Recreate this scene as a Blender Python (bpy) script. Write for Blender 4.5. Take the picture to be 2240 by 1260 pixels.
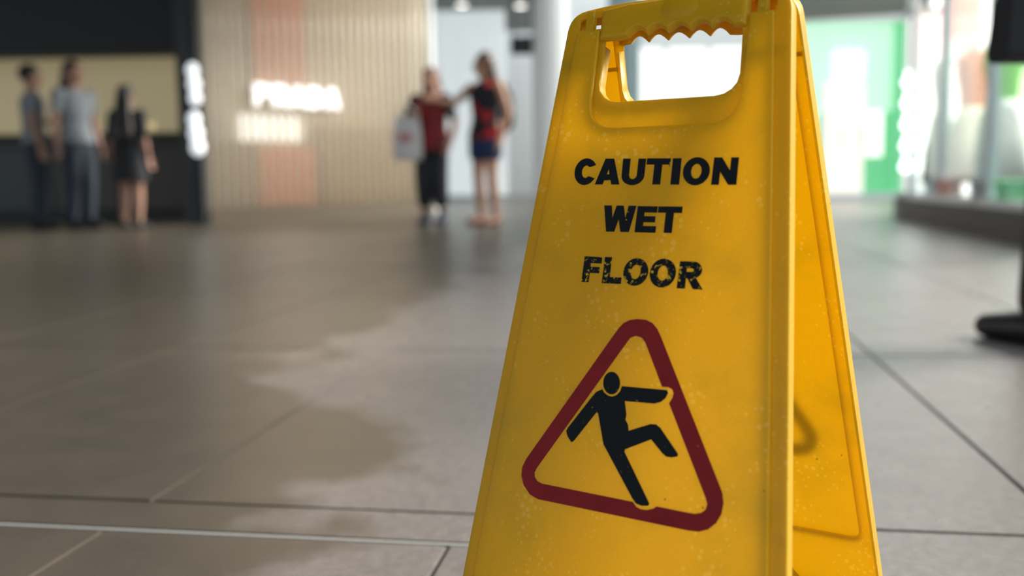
import bpy, bmesh, math, random
from mathutils import Vector, Matrix, noise
random.seed(7)
for o in list(bpy.data.objects): bpy.data.objects.remove(o)
scene = bpy.context.scene
COL = scene.collection

# ------------------------------------------------------------------ camera
FPX, PITCH, ROLL, CAMH = 2131.65, 0.11199, -0.01584, 0.4622
fw = Vector((0, math.cos(PITCH), -math.sin(PITCH))); rt0 = Vector((1, 0, 0)); up0 = rt0.cross(fw)
rt = math.cos(ROLL)*rt0 + math.sin(ROLL)*up0
up = -math.sin(ROLL)*rt0 + math.cos(ROLL)*up0
cd = bpy.data.cameras.new('camera'); cam = bpy.data.objects.new('camera', cd); COL.objects.link(cam)
cam.matrix_world = Matrix(((rt.x, up.x, -fw.x, 0), (rt.y, up.y, -fw.y, 0), (rt.z, up.z, -fw.z, CAMH), (0, 0, 0, 1)))
cd.sensor_width = 36; cd.lens = 36*FPX/2240; cd.clip_start = .02; cd.clip_end = 200
cd.dof.use_dof = True; cd.dof.focus_distance = .86; cd.dof.aperture_fstop = 2.8
scene.camera = cam
# ------------------------------------------------------------------ sky, sun, exposure
w = bpy.data.worlds.new('sky'); scene.world = w; w.use_nodes = True
nt = w.node_tree; bg = nt.nodes['Background']
bg.inputs['Color'].default_value = (.90, .96, 1, 1); bg.inputs['Strength'].default_value = 1.25
sd = bpy.data.lights.new('sun', 'SUN'); sun = bpy.data.objects.new('sun', sd); COL.objects.link(sun)
sd.energy = 10; sd.angle = math.radians(25); sd.color = (1, .93, .84)
sun.rotation_euler = Vector((-.84, -.22, -.50)).to_track_quat('-Z', 'Y').to_euler()
scene.view_settings.view_transform = 'Standard'; scene.view_settings.look = 'None'
scene.view_settings.exposure = 0.0; scene.view_settings.gamma = 1
scene.view_settings.use_curve_mapping = False

# ------------------------------------------------------------------ helpers
def ray(x, y): return fw + rt*((x-1120)/FPX) + up*((630-y)/FPX)
def gnd(x, y, z=0):
    d = ray(x, y); t = (z-CAMH)/d.z; return Vector((0, 0, CAMH)) + d*t
def at(x, y, Y):
    d = ray(x, y); return Vector((0, 0, CAMH)) + d*(Y/d.y)
def link(name, me, mat=None, parent=None, smooth=False):
    o = bpy.data.objects.new(name, me); COL.objects.link(o)
    if mat: me.materials.append(mat)
    if parent: o.parent = parent
    if smooth:
        for p in me.polygons: p.use_smooth = True
    return o
def tag(o, label=None, cat=None, group=None, kind=None):
    if label: o['label'] = label
    if cat: o['category'] = cat
    if group: o['group'] = group
    if kind: o['kind'] = kind
    return o
def empty(name, loc=(0, 0, 0), rz=0):
    o = bpy.data.objects.new(name, None); COL.objects.link(o); o.location = loc; o.rotation_euler[2] = rz
    o.empty_display_size = .1
    return o
def tomesh(bm, name='m'):
    me = bpy.data.meshes.new(name); bm.normal_update(); bm.to_mesh(me); bm.free(); return me
def box(bm, x0, x1, y0, y1, z0, z1, bev=0):
    r = bmesh.ops.create_cube(bm, size=1)
    for v in r['verts']:
        v.co = Vector((x0+(v.co.x+.5)*(x1-x0), y0+(v.co.y+.5)*(y1-y0), z0+(v.co.z+.5)*(z1-z0)))
    if bev:
        es = list({e for v in r['verts'] for e in v.link_edges})
        bmesh.ops.bevel(bm, geom=es, offset=bev, segments=2, affect='EDGES', profile=.5)
def boxo(name, b, mat, parent=None, bev=0):
    bm = bmesh.new(); box(bm, *b, bev=bev); return link(name, tomesh(bm, name), mat, parent)
def tube(bm, pts, rad, n=12, sx=1, sy=1, ref=None, caps=True):
    """closed loft of elliptical rings along pts; rounded ends"""
    pts = [Vector(p) for p in pts]; rings = []
    P, R = [], []
    if caps:
        d = (pts[0]-pts[1]).normalized()
        for a in (80, 50, 22):
            P.append(pts[0]+d*rad[0]*math.sin(math.radians(a))); R.append(rad[0]*math.cos(math.radians(a)))
    P += pts; R += list(rad)
    if caps:
        d = (pts[-1]-pts[-2]).normalized()
        for a in (22, 50, 80):
            P.append(pts[-1]+d*rad[-1]*math.sin(math.radians(a))); R.append(rad[-1]*math.cos(math.radians(a)))
    for i, p in enumerate(P):
        t = (P[min(i+1, len(P)-1)]-P[max(i-1, 0)]).normalized()
        rf = Vector(ref) if ref else (Vector((1, 0, 0)) if abs(t.x) < .8 else Vector((0, 1, 0)))
        a = (rf - t*rf.dot(t)).normalized(); b = t.cross(a)
        rings.append([bm.verts.new(p + a*(R[i]*sx*math.cos(2*math.pi*k/n)) + b*(R[i]*sy*math.sin(2*math.pi*k/n))) for k in range(n)])
    for r0, r1 in zip(rings, rings[1:]):
        for k in range(n): bm.faces.new((r0[k], r0[(k+1) % n], r1[(k+1) % n], r1[k]))
    bm.faces.new(rings[0][::-1]); bm.faces.new(rings[-1])
def ell(bm, c, r, sub=3):
    g = bmesh.ops.create_icosphere(bm, subdivisions=sub, radius=1)
    for v in g['verts']: v.co = Vector((c[0]+v.co.x*r[0], c[1]+v.co.y*r[1], c[2]+v.co.z*r[2]))
def evalmesh(o, name):
    COL.objects.link(o)
    bpy.context.view_layer.update()
    dg = bpy.context.evaluated_depsgraph_get()
    me = bpy.data.meshes.new_from_object(o.evaluated_get(dg)); me.name = name
    dat = o.data; bpy.data.objects.remove(o)
    me.materials.clear()
    return me
def remeshed(bm, vox, name, it=4):
    o = bpy.data.objects.new('tmp', tomesh(bm))
    m = o.modifiers.new('r', 'REMESH'); m.mode = 'VOXEL'; m.voxel_size = vox
    s = o.modifiers.new('s', 'SMOOTH'); s.factor = .5; s.iterations = it
    return evalmesh(o, name)
def poly_solid(loops, z0, z1, bev=0, name='plate', grow=0):
    """flat outlines (first outer, rest holes) extruded z0..z1 with rounded edges, as a mesh"""
    c = bpy.data.curves.new('c', 'CURVE'); c.dimensions = '2D'; c.fill_mode = 'BOTH'
    c.extrude = max((z1-z0)/2-bev, 0); c.bevel_depth = bev; c.bevel_resolution = 2; c.offset = grow-bev
    for lp in loops:
        s = c.splines.new('POLY'); s.points.add(len(lp)-1); s.use_cyclic_u = True
        for q, pt in zip(s.points, lp): q.co = (q_ := (pt[0], pt[1], 0, 1))
    me = evalmesh(bpy.data.objects.new('c', c), name)
    me.transform(Matrix.Translation((0, 0, (z0+z1)/2)))
    return me
def join(name, meshes):
    bm = bmesh.new()
    for m in meshes: bm.from_mesh(m)
    return tomesh(bm, name)
def rounded(poly, rad, seg=6):
    out = []; n = len(poly)
    for i in range(n):
        p = Vector(poly[i]); a = Vector(poly[i-1]); b = Vector(poly[(i+1) % n])
        r = rad[i] if isinstance(rad, (list, tuple)) else rad
        if r <= 0: out.append(tuple(p)); continue
        da, db = (a-p), (b-p)
        r = min(r, da.length*.49, db.length*.49)
        p0 = p+da.normalized()*r; p1 = p+db.normalized()*r
        for k in range(seg+1):
            t = k/seg; out.append(tuple(p0*(1-t)**2+p*(2*t*(1-t))+p1*t*t))
    return out

# ------------------------------------------------------------------ materials
def mat(name, col, rough=.6, metal=0, spec=.5, emit=None, es=0, noise_s=0, noise_a=.15, bump=0, coord='Object', alpha=None):
    m = bpy.data.materials.new(name); m.use_nodes = True
    N = m.node_tree.nodes; Lk = m.node_tree.links; b = N['Principled BSDF']
    b.inputs['Base Color'].default_value = (*col, 1); b.inputs['Roughness'].default_value = rough
    b.inputs['Metallic'].default_value = metal; b.inputs['Specular IOR Level'].default_value = spec
    if emit: b.inputs['Emission Color'].default_value = (*emit, 1); b.inputs['Emission Strength'].default_value = es
    if noise_s:
        tc = N.new('ShaderNodeTexCoord'); nz = N.new('ShaderNodeTexNoise'); nz.inputs['Scale'].default_value = noise_s
        nz.inputs['Detail'].default_value = 6
        Lk.new(tc.outputs[coord], nz.inputs['Vector'])
        mx = N.new('ShaderNodeMix'); mx.data_type = 'RGBA'
        mx.inputs[6].default_value = (*[c*(1-noise_a) for c in col], 1)
        mx.inputs[7].default_value = (*[min(1, c*(1+noise_a)) for c in col], 1)
        Lk.new(nz.outputs['Fac'], mx.inputs[0]); Lk.new(mx.outputs[2], b.inputs['Base Color'])
        if bump:
            bp = N.new('ShaderNodeBump'); bp.inputs['Strength'].default_value = bump; bp.inputs['Distance'].default_value = .002
            Lk.new(nz.outputs['Fac'], bp.inputs['Height']); Lk.new(bp.outputs['Normal'], b.inputs['Normal'])
    return m
def math_node(N, Lk, op, a, b=None, c=None, clamp=False):
    n = N.new('ShaderNodeMath'); n.operation = op; n.use_clamp = clamp
    for i, v in enumerate((a, b, c)):
        if v is None: continue
        if isinstance(v, (int, float)): n.inputs[i].default_value = v
        else: Lk.new(v, n.inputs[i])
    return n.outputs[0]
def mixc(N, Lk, f, a, b):
    m = N.new('ShaderNodeMix'); m.data_type = 'RGBA'
    for i, v in ((0, f), (6, a), (7, b)):
        if isinstance(v, tuple): m.inputs[i].default_value = (*v, 1)
        elif isinstance(v, (int, float)): m.inputs[i].default_value = v
        else: Lk.new(v, m.inputs[i])
    return m.outputs[2]
def noise_n(N, Lk, vec, s, d=4, r=.5):
    n = N.new('ShaderNodeTexNoise'); n.inputs['Scale'].default_value = s; n.inputs['Detail'].default_value = d; n.inputs['Roughness'].default_value = r
    Lk.new(vec, n.inputs['Vector']); return n.outputs['Fac']

YEL = (.76, .520, .006)
def yellow_plastic():
    m = bpy.data.materials.new('yellow_plastic'); m.use_nodes = True
    N = m.node_tree.nodes; Lk = m.node_tree.links; b = N['Principled BSDF']; out = N['Material Output']
    tc = N.new('ShaderNodeTexCoord'); v = tc.outputs['Object']
    # grime: broad patches of dull green-brown, small pale drip spots, dark scuffs
    g1 = math_node(N, Lk, 'MULTIPLY', math_node(N, Lk, 'SUBTRACT', noise_n(N, Lk, v, 14, 6, .6), .50), 2.6, clamp=True)
    g1 = math_node(N, Lk, 'MULTIPLY', g1, .75)
    c = mixc(N, Lk, g1, YEL, (.48, .37, .025))
    fine = math_node(N, Lk, 'MULTIPLY', math_node(N, Lk, 'SUBTRACT', noise_n(N, Lk, v, 420, 2), .35, clamp=True), .45)
    c = mixc(N, Lk, fine, c, (.52, .37, .012))
    vo = N.new('ShaderNodeTexVoronoi'); vo.inputs['Scale'].default_value = 150; vo.inputs['Randomness'].default_value = 1
    Lk.new(v, vo.inputs['Vector'])
    spot = math_node(N, Lk, 'LESS_THAN', vo.outputs['Distance'], math_node(N, Lk, 'MULTIPLY', math_node(N, Lk, 'SUBTRACT', noise_n(N, Lk, v, 19, 3), .43), 1.6))
    c = mixc(N, Lk, math_node(N, Lk, 'MULTIPLY', spot, .36), c, (.90, .72, .20))
    vo2 = N.new('ShaderNodeTexVoronoi'); vo2.inputs['Scale'].default_value = 38
    Lk.new(v, vo2.inputs['Vector'])
    spk = math_node(N, Lk, 'LESS_THAN', vo2.outputs['Distance'], .035)
    c = mixc(N, Lk, math_node(N, Lk, 'MULTIPLY', spk, .7), c, (.16, .10, .02))
    Lk.new(c, b.inputs['Base Color'])
    b.inputs['Roughness'].default_value = .40; b.inputs['Specular IOR Level'].default_value = .5
    b.inputs['Sheen Weight'].default_value = .35; b.inputs['Sheen Roughness'].default_value = .35; b.inputs['Sheen Tint'].default_value = (1, .95, .8, 1)
    bp = N.new('ShaderNodeBump'); bp.inputs['Strength'].default_value = .12; bp.inputs['Distance'].default_value = .0006
    Lk.new(noise_n(N, Lk, v, 260, 3), bp.inputs['Height']); Lk.new(bp.outputs['Normal'], b.inputs['Normal'])
    t = N.new('ShaderNodeBsdfTranslucent'); Lk.new(c, t.inputs['Color'])
    mx = N.new('ShaderNodeMixShader'); mx.inputs[0].default_value = .56
    Lk.new(b.outputs[0], mx.inputs[1]); Lk.new(t.outputs[0], mx.inputs[2]); Lk.new(mx.outputs[0], out.inputs['Surface'])
    return m
def ink(name, col, wear, scale):
    m = bpy.data.materials.new(name); m.use_nodes = True
    N = m.node_tree.nodes; Lk = m.node_tree.links; b = N['Principled BSDF']
    tc = N.new('ShaderNodeTexCoord'); v = tc.outputs['Object']
    f = math_node(N, Lk, 'MULTIPLY', math_node(N, Lk, 'SUBTRACT', noise_n(N, Lk, v, scale, 8, .65), 1-wear), 14, clamp=True)
    c2 = mixc(N, Lk, noise_n(N, Lk, v, 40, 4), tuple(c*.8 for c in col), tuple(c*1.25 for c in col))
    Lk.new(mixc(N, Lk, f, c2, (.62, .41, .015)), b.inputs['Base Color'])
    b.inputs['Roughness'].default_value = .55; b.inputs['Specular IOR Level'].default_value = .12
    return m
M_Y = yellow_plastic()
M_INK = ink('black_ink', (.005, .008, .011), .33, 300)
M_INKW = ink('worn_black_ink', (.005, .007, .009), .445, 230)
M_RED = ink('red_ink', (.19, .012, .016), .31, 120)
def floor_mat(joints):
    m = bpy.data.materials.new('stone_paving_far' if joints else 'stone_paving'); m.use_nodes = True
    N = m.node_tree.nodes; Lk = m.node_tree.links; b = N['Principled BSDF']
    ge = N.new('ShaderNodeNewGeometry'); pos = ge.outputs['Position']
    sp = N.new('ShaderNodeSeparateXYZ'); Lk.new(pos, sp.inputs[0])
    X, Y = sp.outputs[0], sp.outputs[1]
    A = math_node(N, Lk, 'SUBTRACT', math_node(N, Lk, 'MULTIPLY', X, .987), math_node(N, Lk, 'MULTIPLY', Y, .16))
    B = math_node(N, Lk, 'ADD', math_node(N, Lk, 'MULTIPLY', X, .16), math_node(N, Lk, 'MULTIPLY', Y, .987))
    # wet spill: everything left of a wavering edge
    wv = math_node(N, Lk, 'SUBTRACT', -.46, A)
    far = math_node(N, Lk, 'MULTIPLY', math_node(N, Lk, 'SUBTRACT', B, 1.72, clamp=True), 1.1)
    far = math_node(N, Lk, 'MINIMUM', far, .5)
    wv = math_node(N, Lk, 'SUBTRACT', wv, far)
    nz = math_node(N, Lk, 'MULTIPLY', math_node(N, Lk, 'SUBTRACT', noise_n(N, Lk, pos, 3.2, 5, .55), .5), .85)
    wv = math_node(N, Lk, 'ADD', wv, nz)
    wet = math_node(N, Lk, 'MULTIPLY', math_node(N, Lk, 'ADD', wv, .06), 8, clamp=True)
    grain = noise_n(N, Lk, pos, 210, 5, .7); cloud = noise_n(N, Lk, pos, 9, 5, .6)
    dry = mixc(N, Lk, grain, (.080, .072, .068), (.225, .205, .197))
    dry = mixc(N, Lk, math_node(N, Lk, 'MULTIPLY', cloud, .5), dry, (.085, .077, .074))
    mott = math_node(N, Lk, 'MULTIPLY', math_node(N, Lk, 'SUBTRACT', noise_n(N, Lk, pos, 55, 6, .65), .42), 2.4, clamp=True)
    dry = mixc(N, Lk, math_node(N, Lk, 'MULTIPLY', mott, .45), dry, (.30, .278, .268))
    wetc = mixc(N, Lk, cloud, (.022, .020, .016), (.075, .064, .050))
    wetc = mixc(N, Lk, math_node(N, Lk, 'MULTIPLY', grain, .5), wetc, (.13, .112, .09))
    c = mixc(N, Lk, wet, dry, wetc)
    if joints:
        cmb = N.new('ShaderNodeCombineXYZ'); Lk.new(A, cmb.inputs[0]); Lk.new(B, cmb.inputs[1])
        fr = math_node(N, Lk, 'FRACT', math_node(N, Lk, 'MULTIPLY', math_node(N, Lk, 'SUBTRACT', A, .51), 1/.63))
        fr2 = math_node(N, Lk, 'FRACT', math_node(N, Lk, 'MULTIPLY', math_node(N, Lk, 'SUBTRACT', B, 1.285), 1/1.275))
        jj = math_node(N, Lk, 'MAXIMUM', math_node(N, Lk, 'LESS_THAN', fr, .010), math_node(N, Lk, 'LESS_THAN', fr2, .006))
        c = mixc(N, Lk, jj, c, (.06, .055, .05))
    Lk.new(c, b.inputs['Base Color'])
    rdry = math_node(N, Lk, 'ADD', .20, math_node(N, Lk, 'MULTIPLY', cloud, .22))
    mr = N.new('ShaderNodeMix'); mr.data_type = 'FLOAT'
    Lk.new(wet, mr.inputs[0]); Lk.new(rdry, mr.inputs[2]); mr.inputs[3].default_value = .33
    Lk.new(mr.outputs[0], b.inputs['Roughness'])
    bp = N.new('ShaderNodeBump'); bp.inputs['Distance'].default_value = .0012
    Lk.new(math_node(N, Lk, 'SUBTRACT', .5, math_node(N, Lk, 'MULTIPLY', wet, .40)), bp.inputs['Strength'])
    Lk.new(grain, bp.inputs['Height']); Lk.new(bp.outputs['Normal'], b.inputs['Normal'])
    return m
M_FL = floor_mat(False); M_FLF = floor_mat(True)
M_JOINT = mat('wet_joint_grout', (.05, .048, .045), .35, noise_s=60)
M_STEEL = mat('steel_joint_strip', (.34, .35, .34), .4, .3, noise_s=80)

# ------------------------------------------------------------------ floor: base and slabs
def ab(a, b): return Vector((a*.987+b*.16, -a*.16+b*.987, 0))
ANG = math.atan2(-.16, .987)
flo = empty('floor'); tag(flo, 'grey stone slab paving, wet on one side', kind='structure')
bm = bmesh.new(); box(bm, -22, 22, -8, 40, -.2, -.006); link('grout_bed', tomesh(bm), M_JOINT, flo)
BFAR = 1.285+1.275*7
bm = bmesh.new()
def quad_ab(bm, a0, a1, b0, b1, z0, z1):
    vs = [bm.verts.new(ab(a, b)+Vector((0, 0, z))) for z in (z0, z1) for a, b in ((a0, b0), (a1, b0), (a1, b1), (a0, b1))]
    for f in ((3, 2, 1, 0), (4, 5, 6, 7), (0, 1, 5, 4), (1, 2, 6, 5), (2, 3, 7, 6), (3, 0, 4, 7)): bm.faces.new([vs[i] for i in f])
quad_ab(bm, -26, 24, BFAR+.003, 38, -.1, 0)
quad_ab(bm, -26, 24, -8, -.13, -.1, 0)
link('far_paving', tomesh(bm), M_FLF, flo)
def slab_mesh(wd, dp, g=.0022):
    bm = bmesh.new(); box(bm, g, wd-g, g, dp-g, -.05, 0)
    top = [e for e in bm.edges if all(v.co.z > -.01 for v in e.verts)]
    bmesh.ops.bevel(bm, geom=top, offset=.0022, segments=2, affect='EDGES')
    return tomesh(bm, 'slab')
cache = {}
def slab(a, b, wd, dp):
    k = (round(wd, 3), round(dp, 3))
    if k not in cache:
        cache[k] = slab_mesh(wd, dp); cache[k].materials.append(M_FL)
    o = bpy.data.objects.new('slab', cache[k]); COL.objects.link(o); o.parent = flo
    p = ab(a, b); o.location = (p.x, p.y, random.uniform(-.0006, .0006)); o.rotation_euler[2] = ANG
for r in range(7):
    b0 = 1.285+1.275*r
    n0, n1 = (-5, 5) if r == 0 else (-7-int(r*1.35), 4+int(r*1.3))
    for k in range(n0, n1): slab(.51+.63*k, b0, .63, 1.275)
for k in range(-3, 1): slab(-1.06+1.26*k, 1.176, 1.26, .109)            # narrow border course beside the metal strip
for a0, w_ in ((-3.27, 1.26), (-2.01, 1.26), (-.75, .474), (-.276, .476)): slab(a0, -.12, w_, 1.288)
for a0, w_ in ((.2, 1.414), (1.614, 1.26)): slab(a0, -.12, w_, 1.405)
bm = bmesh.new(); quad_ab(bm, -3.2, .198, 1.1685, 1.1755, -.02, -.0008)
link('joint_strip', tomesh(bm), M_STEEL, flo)['label'] = 'shiny metal joint strip between slabs'

# ------------------------------------------------------------------ the wet floor sign
SX, SY, SYAW, LEAN, PL, PD = .14625, .84748, -.58621, .24724, .62, .01348
PZ = .0045
sign = empty('wet_floor_sign', (SX, SY, 0), SYAW)
tag(sign, 'worn yellow plastic folding wet floor sign standing open on grey paving', 'wet floor sign')
ca, sa = math.cos(LEAN), math.sin(LEAN)
def panel_matrix(side):
    dn = Vector((0, -sa, -ca)); o = Vector((0, -ca, sa))
    loc = Vector((0, 0, PL*ca)) + dn*PL + o*PD
    m = Matrix(((1, 0, o.x, loc.x), (0, -dn.y, o.y, loc.y), (0, -dn.z, o.z, loc.z), (0, 0, 0, 1)))
    return m if side > 0 else Matrix.Rotation(math.pi, 4, 'Z') @ m
PM = Matrix.Translation((SX, SY, 0)) @ Matrix.Rotation(SYAW, 4, 'Z') @ panel_matrix(1)
PMI = PM.inverted()
def uv(x, y, z=PZ):
    """photo pixel -> (u, v) on the outer face of the front panel"""
    c = PMI @ Vector((0, 0, CAMH)); d = PMI.to_3x3() @ ray(x, y)
    t = (z-c.z)/d.z; q = c+d*t; return (q.x, q.y)
def hw(v): return .5*(.3048+(.1993-.3048)*v/.62)
# outline of one panel: feet, arch, tapering sides, rounded top
outer = rounded([(-hw(0), 0), (-.088, 0), (-.072, .052), (-.050, .078), (.050, .078), (.072, .052), (.088, 0), (hw(0), 0),
                 (hw(.622), .622), (.055, .6275), (-.055, .6275), (-hw(.622), .622)],
                [.006, .006, .02, .03, .03, .02, .006, .006, .016, .05, .05, .016])
def arc(x0, x1, y, h, n=6):
    return [(x0+(x1-x0)*k/n, y+h*math.sin(math.pi*k/n)) for k in range(n)]
hole = [(-.0614, .5943), (-.0625, .556), (-.0610, .5495), (-.0560, .5435), (-.0500, .5402), (-.0440, .5390),
        (.0440, .5390), (.0520, .5405), (.0580, .5440), (.0620, .5490), (.0637, .556), (.0625, .5943), (.055, .5953)]
for x0, x1 in ((.055, .0373), (.0373, .0186), (.0186, -.0012), (-.0012, -.0202), (-.0202, -.038)):
    hole += arc(x0, x1, .5953, .0062)
hole += [(-.038, .5948), (-.0455, .5940)]
pw = lambda v: .0885+(.1400-.0885)*(.604-v)/.604
plat_base = [(-pw(.116), .116), (pw(.116), .116), (pw(.604), .604), (.0690, .604), (.0680, .515), (-.0665, .515), (-.0660, .604), (-pw(.604), .604)]
plat = rounded(plat_base, [.012, .012, .003, .003, .026, .026, .003, .003])
def mitre(lp, d):
    out = []; n = len(lp)
    for i in range(n):
        a, p, b = Vector(lp[i-1]), Vector(lp[i]), Vector(lp[(i+1) % n])
        t0, t1 = (p-a).normalized(), (b-p).normalized()
        n0, n1 = Vector((-t0.y, t0.x)), Vector((-t1.y, t1.x))
        k = n0+n1; out.append(tuple(p+k*(d/(1+n0.dot(n1)))))
    return out
plat_in = rounded(mitre(plat_base, .0035), [.009, .009, .002, .002, .028, .028, .002, .002])
def inset(lp, d):
    n = len(lp); out = []
    for i in range(n):
        a, p, b = Vector(lp[i-1]), Vector(lp[i]), Vector(lp[(i+1) % n])
        t = (b-a)
        if t.length < 1e-9: t = Vector((1, 0))
        t.normalize(); nn = Vector((-t.y, t.x)); out.append(tuple(p+nn*d))
    return out
slots = []
for s_ in (-1, 1):
    for u0, u1 in ((.0675, .0730), (.0825, .0890)):
        q0, q1 = sorted((s_*u0, s_*u1)); slots.append([(q0, .6062), (q1, .6062), (q1, .6170), (q0, .6170)])
T = .0028
holeccw = hole if sum(hole[i-1][0]*hole[i][1]-hole[i][0]*hole[i-1][1] for i in range(len(hole))) > 0 else hole[::-1]
u_in = [(-.0616, .590)] + hole[1:11] + [(.0627, .590)]
u_out = [(x_*1.036, y_-(.0022 if y_ < .560 else 0)) for x_, y_ in u_in]
ushape = u_out + u_in[::-1]
frame_me = join('frame', [
    poly_solid([outer, plat_in, holeccw] + slots, -T, 0, .0010),
    poly_solid([outer, inset(outer, .0024)], -PD+.0004, -T+.0006, .0003),
    poly_solid([ushape], -PD+.0015, -T+.0006, .0004),
])
face_me = poly_solid([plat], PZ-T-.0016, PZ, .0017)
# the bar of the handle bulges outwards over the scalloped finger grip
bar = [(-.0655, .6215), (-.0655, .5943), (-.0614, .5938)] + [(-.0455, .5938), (-.038, .5948)]
for x0, x1 in ((-.038, -.0202), (-.0202, -.0012), (-.0012, .0186), (.0186, .0373), (.0373, .055)):
    bar += [(x0+(x1-x0)*k/6, .5951+.0062*math.sin(math.pi*k/6)) for k in range(6)]
bar += [(.055, .5951), (.0625, .5943), (.0665, .5943), (.0665, .6215), (.04, .6245), (0, .6255), (-.04, .6245)]
bar_me = poly_solid([bar], -.004, .0052, .0040)
bm = bmesh.new(); ell(bm, (.008, .6150, .0018), (.021, .0135, .0056), 4); bump_me = tomesh(bm)
rib_mes = []
for sx_ in (-1, 1):
    x0, x1 = sorted((sx_*.0655, sx_*.1005)); bm = bmesh.new(); box(bm, x0, x1, .5735, .5760, -PD+.003, -T+.001); rib_mes.append(tomesh(bm))
strap_mes = []
for s_ in (-1, 1):
    q = sorted((s_*.0738, s_*.0818))
    strap_mes.append(poly_solid([[(q[0], .602), (q[1], .602), (q[1], .6225), (q[0], .6225)]], -.001, .0022, .0008))
# printed marks traced from the photograph on to the face
def crop(ox, oy, s): return lambda a, b: (ox+a/s, oy+b/s)
C2 = crop(1160, 300, 3.1986); C4 = crop(1100, 680, 2.5195)
def circ(cx, cy, rx, ry, n=28): return [(cx+rx*math.cos(2*math.pi*k/n), cy+ry*math.sin(2*math.pi*k/n)) for k in range(n)]
def arcp(cx, cy, rx, ry, a0, a1, n=10): return [(cx+rx*math.cos(math.radians(a0+(a1-a0)*k/n)), cy+ry*math.sin(math.radians(a0+(a1-a0)*k/n))) for k in range(n+1)]
G = {
 'C': [arcp(.52, .5, .52, .5, 33, 327, 22) + arcp(.54, .5, .23, .27, 312, 48, 14)],
 'A': [[(0, 0), (.29, 0), (.34, .17), (.66, .17), (.71, 0), (1, 0), (.67, 1), (.33, 1)], [(.41, .36), (.50, .72), (.59, .36)]],
 'U': [[(0, 1), (0, .36)] + arcp(.5, .36, .5, .37, 180, 360, 16) + [(1, 1), (.71, 1), (.71, .38)] + arcp(.5, .38, .21, .20, 360, 180, 10) + [(.29, 1)]],
 'T': [[(.35, 0), (.65, 0), (.65, .80), (1, .80), (1, 1), (0, 1), (0, .80), (.35, .80)]],
 'I': [[(0, 0), (1, 0), (1, 1), (0, 1)]],
 'O': [circ(.5, .5, .5, .5), circ(.5, .5, .23, .30)[::-1]],
 'N': [[(0, 0), (.27, 0), (.27, .55), (.70, 0), (1, 0), (1, 1), (.73, 1), (.73, .45), (.30, 1), (0, 1)]],
 'W': [[(.15, 0), (.385, 0), (.50, .58), (.615, 0), (.86, 0), (1.0, 1), (.79, 1), (.715, .40), (.60, 1), (.40, 1), (.285, .40), (.21, 1), (0, 1)]],
 'E': [[(0, 0), (1, 0), (1, .21), (.33, .21), (.33, .41), (.92, .41), (.92, .60), (.33, .60), (.33, .80), (.98, .80), (.98, 1), (0, 1)]],
 'F': [[(0, 0), (.36, 0), (.36, .39), (.92, .39), (.92, .59), (.36, .59), (.36, .79), (1, .79), (1, 1), (0, 1)]],
 'L': [[(0, 0), (1, 0), (1, .21), (.34, .21), (.34, 1), (0, 1)]],
 'R': [[(0, 0), (.29, 0), (.29, .40), (.40, .40), (.66, 0), (1, 0), (.70, .43)] + arcp(.62, .71, .35, .29, -60, 90, 10) + [(0, 1)],
       [(.29, .60), (.29, .79), (.55, .79), (.64, .76), (.67, .70), (.64, .63), (.55, .60)]],
}
def glyph(ch, tl, tr, bl, br):
    q = [Vector(uv(*C2(*c))) for c in (bl, br, tl, tr)]
    out = []
    for lp in G[ch]:
        out.append([tuple((q[0]*(1-x)+q[1]*x)*(1-y)+(q[2]*(1-x)+q[3]*x)*y) for x, y in lp])
    return out
WORDS = [('CAUTION', M_INK, [((325, 153), (466, 153), (305, 331), (445, 331)), ((478, 155), (638, 155), (458, 327), (618, 327)), ((655, 155), (807, 155), (637, 330), (788, 330)),
          ((823, 153), (980, 153), (805, 327), (960, 327)), ((1003, 153), (1055, 152), (985, 328), (1038, 328)), ((1083, 145), (1262, 145), (1064, 333), (1243, 333)), ((1292, 147), (1456, 146), (1270, 329), (1438, 329))]),
         ('WET', M_INK, [((523, 482), (738, 485), (503, 656), (718, 660)), ((757, 487), (890, 489), (735, 661), (872, 665)), ((902, 489), (1062, 491), (884, 664), (1042, 668))]),
         ('FLOOR', M_INKW, [((385, 838), (500, 845), (363, 1009), (480, 1015)), ((527, 843), (650, 848), (505, 1018), (630, 1023)), ((668, 850), (832, 853), (645, 1034), (810, 1037)), ((852, 853), (1026, 857), (830, 1046), (1004, 1050)), ((1052, 873), (1205, 877), (1030, 1053), (1198, 1063))])]
tri_out = [(640, 95), (665, 68), (700, 51), (740, 45), (790, 50), (825, 68), (850, 98), (870, 140), (1195, 965), (1210, 1005), (1216, 1060), (1205, 1120), (1175, 1170), (1130, 1205), (1080, 1217), (1020, 1210), (195, 1038), (150, 1012), (115, 960), (103, 905), (108, 860), (130, 815), (600, 150)]
tri_in = [(690, 165), (705, 147), (735, 138), (765, 147), (785, 172), (878, 418), (915, 421), (935, 433), (942, 455), (935, 480), (917, 510), (1118, 1030), (1127, 1065), (1118, 1095), (1095, 1113), (1060, 1119), (1020, 1113), (848, 1078), (830, 1090), (795, 1098), (760, 1094), (735, 1080), (717, 1053), (215, 952), (190, 938), (176, 915), (175, 890), (190, 862)]
fig = [(548, 432), (560, 452), (580, 467), (603, 473), (628, 464), (648, 442), (656, 415), (905, 437), (911, 452), (897, 480), (870, 502), (835, 511), (672, 497), (681, 570), (676, 600), (690, 628), (693, 661), (815, 624), (845, 626), (868, 645), (965, 788), (963, 802), (930, 808), (900, 803), (880, 785), (818, 708), (674, 763), (670, 776), (808, 1063), (800, 1074), (765, 1074), (735, 1062), (715, 1035), (555, 735), (526, 566), (518, 557), (390, 718), (378, 724), (357, 690), (350, 662), (360, 643), (495, 470), (515, 447)]
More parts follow.
